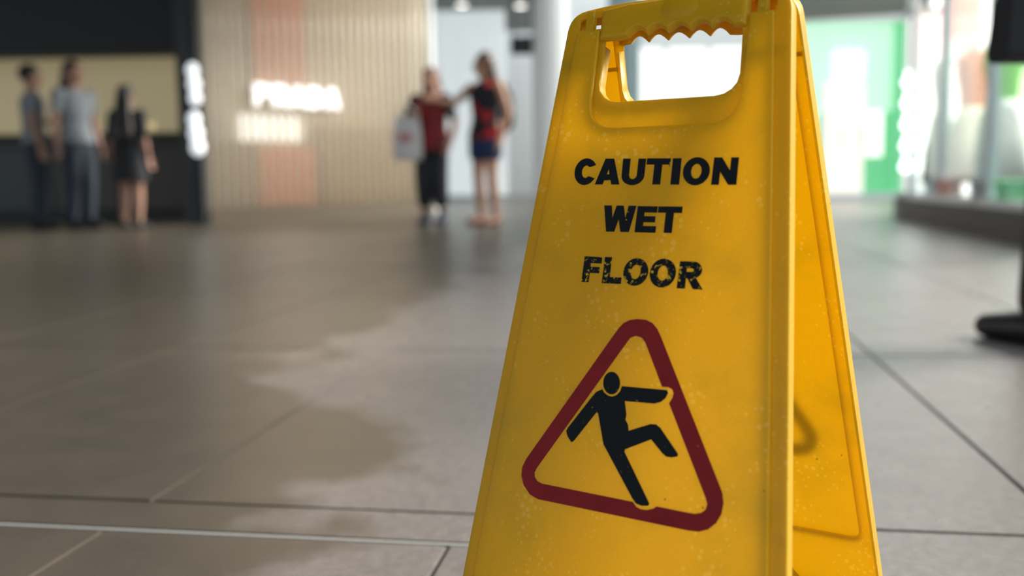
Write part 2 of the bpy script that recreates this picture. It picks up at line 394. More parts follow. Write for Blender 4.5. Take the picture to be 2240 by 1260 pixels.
def trace(lp): return [uv(*C4(*q)) for q in lp]
word_me = [[poly_solid(glyph(ch, *bx), PZ-.0004, PZ+.00035, 0, 'letter', .0005) for ch, bx in zip(wd, boxes)] for wd, mm, boxes in WORDS]
tri_me = poly_solid([trace(tri_out), trace(tri_in)], PZ-.0004, PZ+.00030, 0)
fig_me = join('figure', [poly_solid([trace(fig)], PZ-.0004, PZ+.00035, 0), poly_solid([trace(circ(600, 398, 46, 62))], PZ-.0004, PZ+.00035, 0)])
for me in (frame_me, face_me, bar_me, bump_me, *rib_mes, *strap_mes): me.materials.append(M_Y)
for me in (face_me, bar_me, bump_me):
    for p in me.polygons: p.use_smooth = False
for p in bump_me.polygons: p.use_smooth = True
tri_me.materials.append(M_RED); fig_me.materials.append(M_INK)
for ws, W in zip(word_me, WORDS):
    for me in ws: me.materials.append(W[1])
for side in (1, -1):
    fr = link('panel', frame_me, None, sign); fr.matrix_basis = panel_matrix(side)
    fr['label'] = 'yellow panel facing the viewer' if side > 0 else 'yellow panel leaning away behind, glowing with daylight'
    for nm, me in (('raised_face', face_me), ('handle', bar_me), ('thumb_bump', bump_me), *[('stiffening_rib', q) for q in rib_mes], *[('hinge_strap', q) for q in strap_mes],
                   ('warning_triangle', tri_me), ('falling_figure', fig_me)):
        c = bpy.data.objects.new(nm, me); COL.objects.link(c); c.parent = fr
        if nm == 'warning_triangle': c['label'] = 'dark red warning triangle outline'
        if nm == 'falling_figure': c['label'] = 'black slipping figure pictogram'
    for ws, W in zip(word_me, WORDS):
        for ch, me in zip(W[0], ws):
            c = bpy.data.objects.new('letter', me); COL.objects.link(c); c.parent = fr
for s in (-1, 1):
    bm = bmesh.new(); tube(bm, [(s*.070, 0, PL*ca), (s*.092, 0, PL*ca)], [.0045, .0045], 14, ref=(0, 0, 1))
    link('hinge_pin', tomesh(bm), M_Y, sign)

# ------------------------------------------------------------------ covered mall: ceiling and far walls
M_CEIL = mat('grey_soffit', (.22, .25, .25), .7, noise_s=3)
M_DARK = mat('black_fascia', (.010, .014, .017), .55, noise_s=4)
M_DARK2 = mat('dark_shop_lining', (.018, .024, .028), .6, noise_s=5)
M_PALE = mat('pale_grey_cladding', (.62, .68, .70), .5, noise_s=3, noise_a=.06)
M_WHITE = mat('white_cladding', (.82, .84, .84), .5, noise_s=3, noise_a=.05)
M_HOARD = mat('white_hoarding_added_glow', (.8, .82, .82), .5, emit=(.86, .97, 1), es=.50)  # glow added so the white surface reads as brightly lit
M_LAMP = mat('lamp_glow', (.9, .9, .85), .4, emit=(1, .96, .88), es=4)
def structure(name, b, m, bev=0):
    o = boxo(name, b, m, bev=bev); o['kind'] = 'structure'; return o
CEZ = 4.0
structure('ceiling', (-14, .62, 9, 24.2, CEZ, CEZ+.25), M_CEIL)
structure('ceiling', (-14, .5, -6, 9, CEZ, CEZ+.25), M_CEIL)  # unseen near part, added and sized to dim the floor and sign front
structure('wall_back', (-14, 12, 26, 26.3, 0, 7), M_WHITE)
for k in range(3):
    for j in range(1):
        p = (.27-1.2*k, 20.6-.2*k)
        t = empty('downlight', (p[0], p[1], CEZ))
        tag(t, ('round ceiling downlight beside the dark hanging board', 'round ceiling downlight over the middle of the white hoarding', 'round ceiling downlight close to the ribbed shop front')[k], 'ceiling light', 'downlights in the grey ceiling')
        bm = bmesh.new(); bmesh.ops.create_cone(bm, cap_ends=True, segments=20, radius1=.13, radius2=.13, depth=.03)
        link('lamp_ring', tomesh(bm), M_PALE, t)
        bm = bmesh.new(); bmesh.ops.create_cone(bm, cap_ends=True, segments=20, radius1=.10, radius2=.10, depth=.02)
        link('lamp_lens', tomesh(bm), M_LAMP, t).location = (0, 0, -.012)

# white hoarding beside the ribbed shop, its brightness put in as emission
t = empty('hoarding', (-.95, 21, 0)); tag(t, 'tall white hoarding with added glow behind the two standing women', 'hoarding')
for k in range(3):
    boxo('panel', (-.93+.61*k, -.93+.61*k+.60, 0, .08, .12, 4.0-.02), M_HOARD, t, .006)
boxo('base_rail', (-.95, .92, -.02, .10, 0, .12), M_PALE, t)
# dark hanging board
t = empty('hanging_board', at(1147, 99, 19)); tag(t, 'dark rectangular board hanging from the ceiling on rods', 'signboard')
boxo('board', (-.27, .27, 0, .06, -.17, .17), M_DARK, t, .004)
for s in (-1, 1):
    bm = bmesh.new(); tube(bm, [(s*.2, .03, .15), (s*.2, .03, CEZ-t.location.z)], [.012, .012], 8); link('rod', tomesh(bm), M_DARK, t)
# pale fluted round column
def column(name, x, y, r, h, n, m, label):
    t = empty(name, (x, y, 0)); tag(t, label, 'column')
    bm = bmesh.new(); N_ = n*6; rings = []
    for z in (.18, h):
        rings.append([bm.verts.new(((r-.035*abs(math.sin(math.pi*n*k/N_)))*math.cos(2*math.pi*k/N_), (r-.035*abs(math.sin(math.pi*n*k/N_)))*math.sin(2*math.pi*k/N_), z)) for k in range(N_)])
    for k in range(N_): bm.faces.new((rings[0][k], rings[0][(k+1) % N_], rings[1][(k+1) % N_], rings[1][k]))
    link('shaft', tomesh(bm), m, t)
    bm = bmesh.new(); bmesh.ops.create_cone(bm, cap_ends=True, segments=40, radius1=r*1.12, radius2=r*1.05, depth=.18); o = link('base', tomesh(bm), m, t); o.location = (0, 0, .09)
    return t
column('fluted_column', .72, 17.0, .30, CEZ, 18, M_WHITE, 'white fluted round column rising to the ceiling')
column('fluted_column', 2.16, 18.5, .30, CEZ, 18, mat('blue_grey_column', (.20, .28, .30), .5, noise_s=3), 'blue grey fluted column seen through the sign handle')
# row of bright white shop windows further back
M_SHOPW = mat('bright_shop_interior', (.8, .8, .78), .5, emit=(1, .99, .95), es=.95)
t = empty('white_shopfront', (3.9, 24.5, 0)); tag(t, 'row of bright white shop windows at the far end', 'storefront')
boxo('fascia', (-2.2, 2.2, 0, .3, 3.6, 4.6), M_WHITE, t)
boxo('stall_riser', (-2.2, 2.2, 0, .3, 0, .35), M_PALE, t)
for k in range(4):
    boxo('window_pane', (-2.1+1.07*k, -2.1+1.07*k+.97, .1, .14, .35, 3.6), M_SHOPW, t)
for k in range(5): boxo('mullion', (-2.2+1.07*k, -2.1+1.07*k, .02, .2, .35, 3.6), M_PALE, t)

# ------------------------------------------------------------------ ribbed luxury shop front
FA = Vector((-3.55, 11.5, 0)); FRZ = math.atan2(.7213, .6925); FLEN = 3.47; FH = 3.95
fac = empty('ribbed_shopfront', FA, FRZ)
tag(fac, 'shop front of pale vertical acrylic ribs with a glowing white name', 'storefront')
def rib_mat():
    m = bpy.data.materials.new('frosted_acrylic_rib'); m.use_nodes = True
    N = m.node_tree.nodes; Lk = m.node_tree.links; b = N['Principled BSDF']; out = N['Material Output']
    b.inputs['Base Color'].default_value = (.80, .77, .70, 1); b.inputs['Roughness'].default_value = .22
    tr = N.new('ShaderNodeBsdfTransparent'); tr.inputs['Color'].default_value = (.95, .90, .82, 1)
    mx = N.new('ShaderNodeMixShader'); mx.inputs[0].default_value = .50
    Lk.new(b.outputs[0], mx.inputs[1]); Lk.new(tr.outputs[0], mx.inputs[2]); Lk.new(mx.outputs[0], out.inputs['Surface'])
    return m
M_RIB = rib_mat()
bm = bmesh.new(); tube(bm, [(0, 0, .16), (0, 0, FH)], [.040, .040], 16, caps=False); rib = tomesh(bm); rib.materials.append(M_RIB)
for p in rib.polygons: p.use_smooth = True
for k in range(28):
    o = bpy.data.objects.new('rib', rib); COL.objects.link(o); o.parent = fac; o.location = (.06+.1245*k, 0, 0)
boxo('base_rail', (-.02, FLEN+.02, -.07, .07, 0, .16), mat('bronze_rail', (.09, .07, .045), .45, .3), fac)
boxo('return_wall', (-.10, -.02, -.05, .42, 0, FH), M_DARK2, fac)
boxo('end_wall', (FLEN+.02, FLEN+.10, -.05, .42, 0, FH), M_PALE, fac)
boxo('lining_wall', (-.02, FLEN+.02, .36, .42, 0, FH), mat('cream_lining', (.50, .44, .34), .6, noise_s=3), fac)
boxo('banner', (.86, 1.62, .30, .34, 1.62, FH-.2), mat('salmon_banner', (.66, .22, .10), .6, noise_s=3), fac)
boxo('display_cabinet', (.80, 1.62, .14, .355, .0, .90), mat('red_brown_cabinet', (.55, .16, .06), .5, noise_s=4), fac, .01)
boxo('low_cabinet', (1.75, 3.35, .14, .355, 0, 1.18), mat('dark_gold_cabinet', (.24, .14, .025), .4, .2, noise_s=6), fac, .01)
boxo('low_cabinet', (.05, .75, .14, .355, 0, .95), mat('brown_cabinet', (.20, .14, .08), .45, .1, noise_s=6), fac, .01)
M_BOXL = mat('lit_display_box', (.8, .8, .8), .4, emit=(.95, 1, 1), es=.9)
for x0, x1 in ((.50, .72), (.80, .93), (1.00, 1.22), (1.26, 1.40)):
    boxo('light_box', (x0, x1, .06, .20, .97, 1.29), M_BOXL, fac, .01)
boxo('added_fill_panel', (.1, FLEN-.1, .10, .34, FH-.12, FH-.06), mat('warm_fill_glow', (.9, .85, .7), .5, emit=(1, .88, .68), es=14), fac)  # unseen panel added to light the shop interior
M_LOGO = mat('glowing_letter', (.9, .9, .9), .4, emit=(.93, 1, 1), es=.8)
LG = {
 'P': [[(0, 0), (.26, 0), (.26, .40), (.55, .40)] + arcp(.60, .70, .38, .30, -90, 90, 8) + [(0, 1)], [(.26, .56), (.26, .84), (.58, .84), (.70, .70), (.58, .56)]],
 'R': G['R'], 'A': G['A'],
 'D': [[(0, 0), (.45, 0)] + arcp(.45, .5, .53, .5, -90, 90, 12) + [(0, 1)], [(.26, .18), (.26, .82)] + arcp(.45, .5, .27, .32, 90, -90, 8)],
}
x = .62
for ch in 'PRADA':
    lp = [[(px*.225, py*.26) for px, py in l] for l in LG[ch]]
    me = poly_solid(lp, 0, .05, 0, 'letter'); me.materials.append(M_LOGO)
    o = bpy.data.objects.new('letter', me); COL.objects.link(o); o.parent = fac
    o.rotation_euler = (math.pi/2, 0, 0); o.location = (x, -.06, 1.385); x += .255
# ------------------------------------------------------------------ dark shop with lit menu wall
shp = empty('dark_shopfront', (-7.6, 13.2, 0)); tag(shp, 'dark shop front with a wide yellow lit wall panel', 'storefront')
boxo('fascia', (-5, 3.36, -.1, .2, 2.17, CEZ-.02), M_DARK, shp)
boxo('rear_wall', (-5, 3.3, 2.2, 2.3, 0, CEZ-.02), M_DARK2, shp)
M_MENU = mat('yellow_light_panel', (.5, .45, .3), .5, emit=(1, .82, .46), es=.20)
for k in range(4): boxo('light_panel', (-4.9+2.02*k, -4.9+2.02*k+2.0, 1.30, 1.36, 1.22, 2.30), M_MENU, shp, .004)
boxo('shop_floor_plinth', (-5, 3.3, .2, 2.2, 0, .06), M_DARK2, shp)
ctr = empty('shop_counter', (-7.6, 13.55, 0)); tag(ctr, 'long dark counter in front of the yellow lit panel', 'counter')
boxo('counter_body', (-4.9, 3.1, 0, .6, .06, 1.02), M_DARK2, ctr)
boxo('counter_top', (-4.95, 3.15, -.05, .65, 1.02, 1.07), mat('counter_top_stone', (.06, .07, .075), .3, noise_s=20), ctr, .01)
for k in range(9): boxo('front_panel', (-4.88+.885*k, -4.88+.885*k+.86, -.025, 0, .12, .98), mat('counter_panel_%d' % k, random.choice([(.03, .04, .05), (.05, .045, .035), (.025, .04, .05)]), .4), ctr, .006)
M_GLOW1 = mat('amber_globe', (.6, .5, .3), .4, emit=(1, .75, .35), es=.5)
def small_lamp(px, py, Y, m, label, r=.06):
    p = at(px, py, Y); t = empty('globe_lamp', (p.x, p.y, 1.07)); tag(t, label, 'lamp')
    bm = bmesh.new(); tube(bm, [(0, 0, 0), (0, 0, .012)], [.05, .045], 16, caps=False); tube(bm, [(0, 0, .01), (0, 0, max(.03, p.z-1.07))], [.009, .009], 8, caps=False)
    link('stand', tomesh(bm), M_DARK, t)
    bm = bmesh.new(); ell(bm, (0, 0, max(.03, p.z-1.07)+r*.9), (r, r, r)); link('globe', tomesh(bm), m, t, True)
    return t
small_lamp(60, 285, 13.8, M_GLOW1, 'amber globe lamp at the outer end of the dark counter')
small_lamp(330, 285, 13.8, M_GLOW1, 'amber globe lamp on the counter near the ribbed shop')
# post with a column of white globes
M_GLOBE = mat('white_globe', (.9, .9, .9), .3, emit=(.86, .94, 1), es=.85)
ps = at(430, 300, 11.15)
t = empty('lamp_post', (ps.x, ps.y, 0)); tag(t, 'dark post carrying a column of white glowing globes beside the ribbed shop', 'lamp')
boxo('post', (-.05, .05, 0, .1, 0, 2.6), M_DARK, t, .006)
boxo('foot_plate', (-.12, .12, -.07, .17, 0, .03), M_DARK, t, .006)
for py, dx, r in ((155, -8, .085), (185, -4, .09), (215, -2, .085), (262, -4, .09), (292, 0, .10), (322, 4, .10)):
    q = at(432+dx, py, 11.1)
    bm = bmesh.new(); ell(bm, (q.x-ps.x, -.05-r*.6, q.z), (r*.8, r*.8, r)); link('globe', tomesh(bm), M_GLOBE, t, True)

# ------------------------------------------------------------------ green shop far on the right
M_G1 = mat('pale_green_panel', (.40, .72, .50), .5, emit=(.66, 1, .76), es=.55, noise_s=2)  # emission paints in the bright light falling on the wall
M_G2 = mat('green_panel', (.10, .45, .20), .5, emit=(.25, .85, .42), es=.35)  # wall glow stands in for light on the green panels
M_CREAM = mat('cream_door', (.85, .80, .70), .5, emit=(1, .94, .85), es=.55)  # doors emit too, their brightness is put into the material
grn = empty('green_shop', (6.1, 17.5, 0)); tag(grn, 'pale green shop front with cream doors at the back', 'storefront')
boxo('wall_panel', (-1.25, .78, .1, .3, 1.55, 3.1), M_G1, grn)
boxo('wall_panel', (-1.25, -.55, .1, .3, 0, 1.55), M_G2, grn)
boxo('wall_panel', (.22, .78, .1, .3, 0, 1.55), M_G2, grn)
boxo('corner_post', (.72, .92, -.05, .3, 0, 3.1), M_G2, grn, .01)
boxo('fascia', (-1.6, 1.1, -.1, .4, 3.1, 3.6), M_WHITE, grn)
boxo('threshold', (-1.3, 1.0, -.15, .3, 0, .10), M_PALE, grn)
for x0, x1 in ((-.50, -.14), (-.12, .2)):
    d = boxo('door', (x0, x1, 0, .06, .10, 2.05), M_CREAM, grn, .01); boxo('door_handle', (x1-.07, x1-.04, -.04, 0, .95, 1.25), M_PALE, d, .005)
for x0, x1, z0, z1 in ((-1.1, -.65, .55, 1.6), (.26, .55, .75, 1.55)):
    wd = boxo('window', (x0, x1, .04, .1, z0, z1), M_SHOPW, grn, .01)
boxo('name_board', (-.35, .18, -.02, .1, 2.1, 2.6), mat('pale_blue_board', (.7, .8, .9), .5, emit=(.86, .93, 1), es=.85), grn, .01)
# grey canopy beam
t = empty('canopy_beam', (4.6, 11.5, 0)); tag(t, 'wide grey canopy beam overhead before the green shop', 'beam')
bm = bmesh.new()
vs = [bm.verts.new(v) for v in ((-1.9, .6, 2.46), (1.1, -.45, 2.46), (1.4, .9, 2.46), (-1.6, 1.9, 2.46), (-1.9, .6, 3.1), (1.1, -.45, 3.1), (1.4, .9, 3.1), (-1.6, 1.9, 3.1))]
for f in ((3, 2, 1, 0), (4, 5, 6, 7), (0, 1, 5, 4), (1, 2, 6, 5), (2, 3, 7, 6), (3, 0, 4, 7)): bm.faces.new([vs[i] for i in f])
link('beam_body', tomesh(bm), mat('grey_green_beam', (.16, .19, .18), .6, noise_s=2), t)
boxo('hanger', (-.3, -.2, .6, .7, 3.1, 4.4), M_DARK, t)

# ------------------------------------------------------------------ curved glass shop on a dark plinth
path = [Vector(p) for p in ((2.98, 5.25), (3.11, 5.9), (3.32, 7.0), (3.55, 8.3), (3.78, 9.5), (3.98, 10.15), (4.40, 10.65), (5.0, 10.9), (5.9, 11.0))]
def glass_mat():
    m = bpy.data.materials.new('clear_glass'); m.use_nodes = True
    N = m.node_tree.nodes; Lk = m.node_tree.links; out = N['Material Output']
    g = N.new('ShaderNodeBsdfGlossy'); g.inputs['Roughness'].default_value = .03
    tr = N.new('ShaderNodeBsdfTransparent'); tr.inputs['Color'].default_value = (.93, .97, .96, 1)
    fr = N.new('ShaderNodeFresnel'); fr.inputs['IOR'].default_value = 1.45
    mx = N.new('ShaderNodeMixShader'); Lk.new(math_node(N, Lk, 'MULTIPLY', fr.outputs[0], .45), mx.inputs[0])
    Lk.new(tr.outputs[0], mx.inputs[1]); Lk.new(g.outputs[0], mx.inputs[2]); Lk.new(mx.outputs[0], out.inputs['Surface'])
    return m
M_GLASS = glass_mat()
lit_m = lambda n, c, e: mat(n, c, .5, emit=c, es=e)
gls = empty('glass_shop', (3.5, 7.5, 0)); tag(gls, 'curved glass shop front on a dark brown plinth', 'storefront')
O2 = Vector((3.5, 7.5))
def nrm(i):
    a, b = path[max(i-1, 0)], path[min(i+1, len(path)-1)]; t = (b-a).normalized(); return Vector((t.y, -t.x))   # into the shop
def strip(off0, off1, z0, z1, rng=None):
    bm = bmesh.new(); idx = list(range(len(path))) if rng is None else list(rng)
    rows = []
    for i in idx:
        n = nrm(i); a = path[i]+n*off0-O2; b = path[i]+n*off1-O2
        rows.append([bm.verts.new((a.x, a.y, z0)), bm.verts.new((b.x, b.y, z0)), bm.verts.new((b.x, b.y, z1)), bm.verts.new((a.x, a.y, z1))])
    for r0, r1 in zip(rows, rows[1:]):
        for k in range(4): bm.faces.new((r0[k], r0[(k+1) % 4], r1[(k+1) % 4], r1[k]))
    bm.faces.new(rows[0]); bm.faces.new(rows[-1][::-1])
    bmesh.ops.recalc_face_normals(bm, faces=bm.faces)
    return tomesh(bm)
link('plinth', strip(0, 1.7, 0, .21), mat('dark_brown_stone', (.055, .040, .031), .5, spec=.2, noise_s=5, noise_a=.3), gls)
link('sill', strip(.04, .16, .21, .26), mat('steel_sill', (.45, .46, .46), .3, .8), gls)
link('fascia', strip(-.05, 1.7, 2.75, 3.4), mat('pale_fascia', (.5, .5, .48), .5), gls)
for i in range(len(path)-1): link('glass_pane', strip(.09, .105, .26, 2.75, (i, i+1)), M_GLASS, gls)
M_FRAME = mat('blue_grey_frame', (.50, .57, .60), .4, .2)
for i in range(len(path)):
    if i in (5, 6): continue
    p = path[i]+nrm(i)*.10-O2; boxo('mullion', (p.x-.03, p.x+.03, p.y-.04, p.y+.04, .26, 2.75), M_FRAME, gls, .006)
boxo('rear_wall_added_glow', (.88, 2.4, 2.78, 2.84, .21, 2.75), lit_m('rear_wall_fill_glow', (1, .98, .95), 2.6), gls)  # wall emits, standing in for a brightly lit interior
boxo('added_overhead_fill', (.6, 1.9, -1.9, 2.6, 2.66, 2.74), lit_m('shop_fill_glow', (1, .97, .92), 9), gls)  # glowing slab added to brighten the shop contents
boxo('rear_glass_pane', (1.9, 1.92, -2.1, 2.7, .21, 2.75), M_GLASS, gls)  # unseen rear side, made clear so sunlight reaches the floor
lit = lit_m
def item(name, label, cat, px, py0, py1, Y, wd, m, dep=.12, group=None):
    """upright display piece standing on the plinth or hung inside the glass shop"""
    a = at(px, py0, Y); b = at(px, py1, Y)
    o = boxo(name, (-wd/2, wd/2, -dep/2, dep/2, 0, a.z-b.z), m, bev=.012)
    o.location = (a.x, Y, max(b.z, .21)); tag(o, label, cat, group); return o
# light column (two stacked diffusers in a steel frame)
q = at(2012, 200, 9.55); t = empty('tower_lamp', (q.x+.02, 9.6, .21)); tag(t, 'glowing white light column inside the glass shop corner', 'lamp')
for k in range(3): boxo('diffuser', (-.11, .11, -.11, .11, .06+.56*k, .06+.56*k+.55), lit('column_diffuser_%d' % k, (1, .98, .93), 1.5), t, .02)
boxo('base', (-.14, .14, -.14, .14, 0, .06), M_FRAME, t, .01); boxo('cap', (-.13, .13, -.13, .13, 1.74, 1.80), M_FRAME, t, .01)
# string of bokeh lamps by the corner
t = empty('bulb_string', (3.815, 9.5, .21)); tag(t, 'vertical string of small white bulbs in the glass shop corner', 'string lights')
bm = bmesh.new(); tube(bm, [(0, 0, 0), (0, 0, 2.5)], [.010, .010], 8, caps=False); link('cord', tomesh(bm), M_FRAME, t)
for k in range(5):
    bm = bmesh.new(); ell(bm, (0, 0, 0), (.05, .05, .05), 2); tube(bm, [(0, 0, .045), (0, 0, .09)], [.02, .02], 8)
    link('bulb', tomesh(bm), lit('bulb_%d' % k, (.95, .97, 1), 3), t, True).location = (-.012, -.055, .30+.2*k)
def poster(label, px0, px1, py0, py1, Y, col, e):
    a = at(px0, py0, Y); b = at(px1, py1, Y)
    t = empty('hanging_poster', (a.x, Y, b.z)); tag(t, label, 'poster')
    boxo('print', (0, b.x-a.x, 0, .02, 0, a.z-b.z), lit(label[:14].replace(' ', '_'), col, e), t)  # print emits, shop brightness is put into its colour
    boxo('top_bar', (-.02, b.x-a.x+.02, -.01, .03, a.z-b.z, a.z-b.z+.03), M_FRAME, t)
    for x in (.04, b.x-a.x-.04): boxo('wire', (x-.003, x+.003, .007, .013, a.z-b.z+.03, 2.75-b.z), M_FRAME, t)
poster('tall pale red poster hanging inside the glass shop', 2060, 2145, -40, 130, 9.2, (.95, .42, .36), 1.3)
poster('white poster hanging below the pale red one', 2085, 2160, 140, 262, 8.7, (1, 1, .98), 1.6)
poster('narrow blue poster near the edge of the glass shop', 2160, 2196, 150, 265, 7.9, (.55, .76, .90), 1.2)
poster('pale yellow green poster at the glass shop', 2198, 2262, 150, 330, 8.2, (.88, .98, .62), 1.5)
def dress_form(px, Y, label, top, skirt, h=1.45):
    q = at(px, 300, Y); t = empty('dress_form', (q.x, Y, .21)); tag(t, label, 'mannequin')
    bm = bmesh.new(); tube(bm, [(0, 0, 0), (0, 0, .02)], [.15, .14], 20, caps=False); tube(bm, [(0, 0, .02), (0, 0, .7)], [.015, .015], 8, caps=False); link('stand', tomesh(bm), M_FRAME, t)
    bm = bmesh.new(); tube(bm, [(0, 0, .15), (0, 0, .5), (0, 0, .72), (0, 0, .80)], [.22, .19, .15, .12], 24, 1, .8, caps=False); link('skirt', tomesh(bm), skirt, t, True)
    bm = bmesh.new(); tube(bm, [(0, 0, .78), (0, 0, .92), (0, 0, 1.10), (0, 0, 1.22), (0, 0, 1.27)], [.12, .125, .16, .15, .06], 24, 1, .65); link('torso', tomesh(bm), top, t, True)
    bm = bmesh.new(); tube(bm, [(0, 0, 1.26), (0, 0, 1.36)], [.05, .045], 14); link('neck_block', tomesh(bm), M_WHITE, t, True)
dress_form(2072, 8.9, 'mannequin in a white top and sage green skirt', mat('white_top', (.85, .85, .85), .7), mat('sage_skirt', (.45, .55, .42), .7))
dress_form(2128, 8.5, 'mannequin in an orange red top and cream skirt', mat('orange_top', (.75, .25, .12), .7), mat('cream_skirt', (.85, .78, .62), .7))
dress_form(2190, 7.7, 'mannequin in a lime green top and white skirt', mat('lime_top', (.35, .85, .20), .7), mat('white_skirt', (.9, .9, .85), .7))
# items along the shop floor edge
for k, (px, Y, c, lb) in enumerate(((2045, 9.2, (.35, .45, .55), 'low blue grey box on the plinth beside the light column'), (2075, 8.2, (.55, .30, .26), 'low brown red box on the plinth between mannequins'), (2160, 7.1, (.30, .30, .30), 'low grey box on the plinth near the blue poster'), (2215, 6.7, (.25, .75, .35), 'low green box on the plinth under the yellow green poster'))):
    q = at(px, 430, Y); t = empty('display_box', (q.x, Y, .21)); tag(t, lb, 'box')
    mm = mat('box_colour_%d' % k, c, .5); boxo('box_body', (-.08, .08, -.08, .08, 0, .15), mm, t, .01); boxo('lid', (-.09, .09, -.09, .09, .15, .19), mm, t, .008)

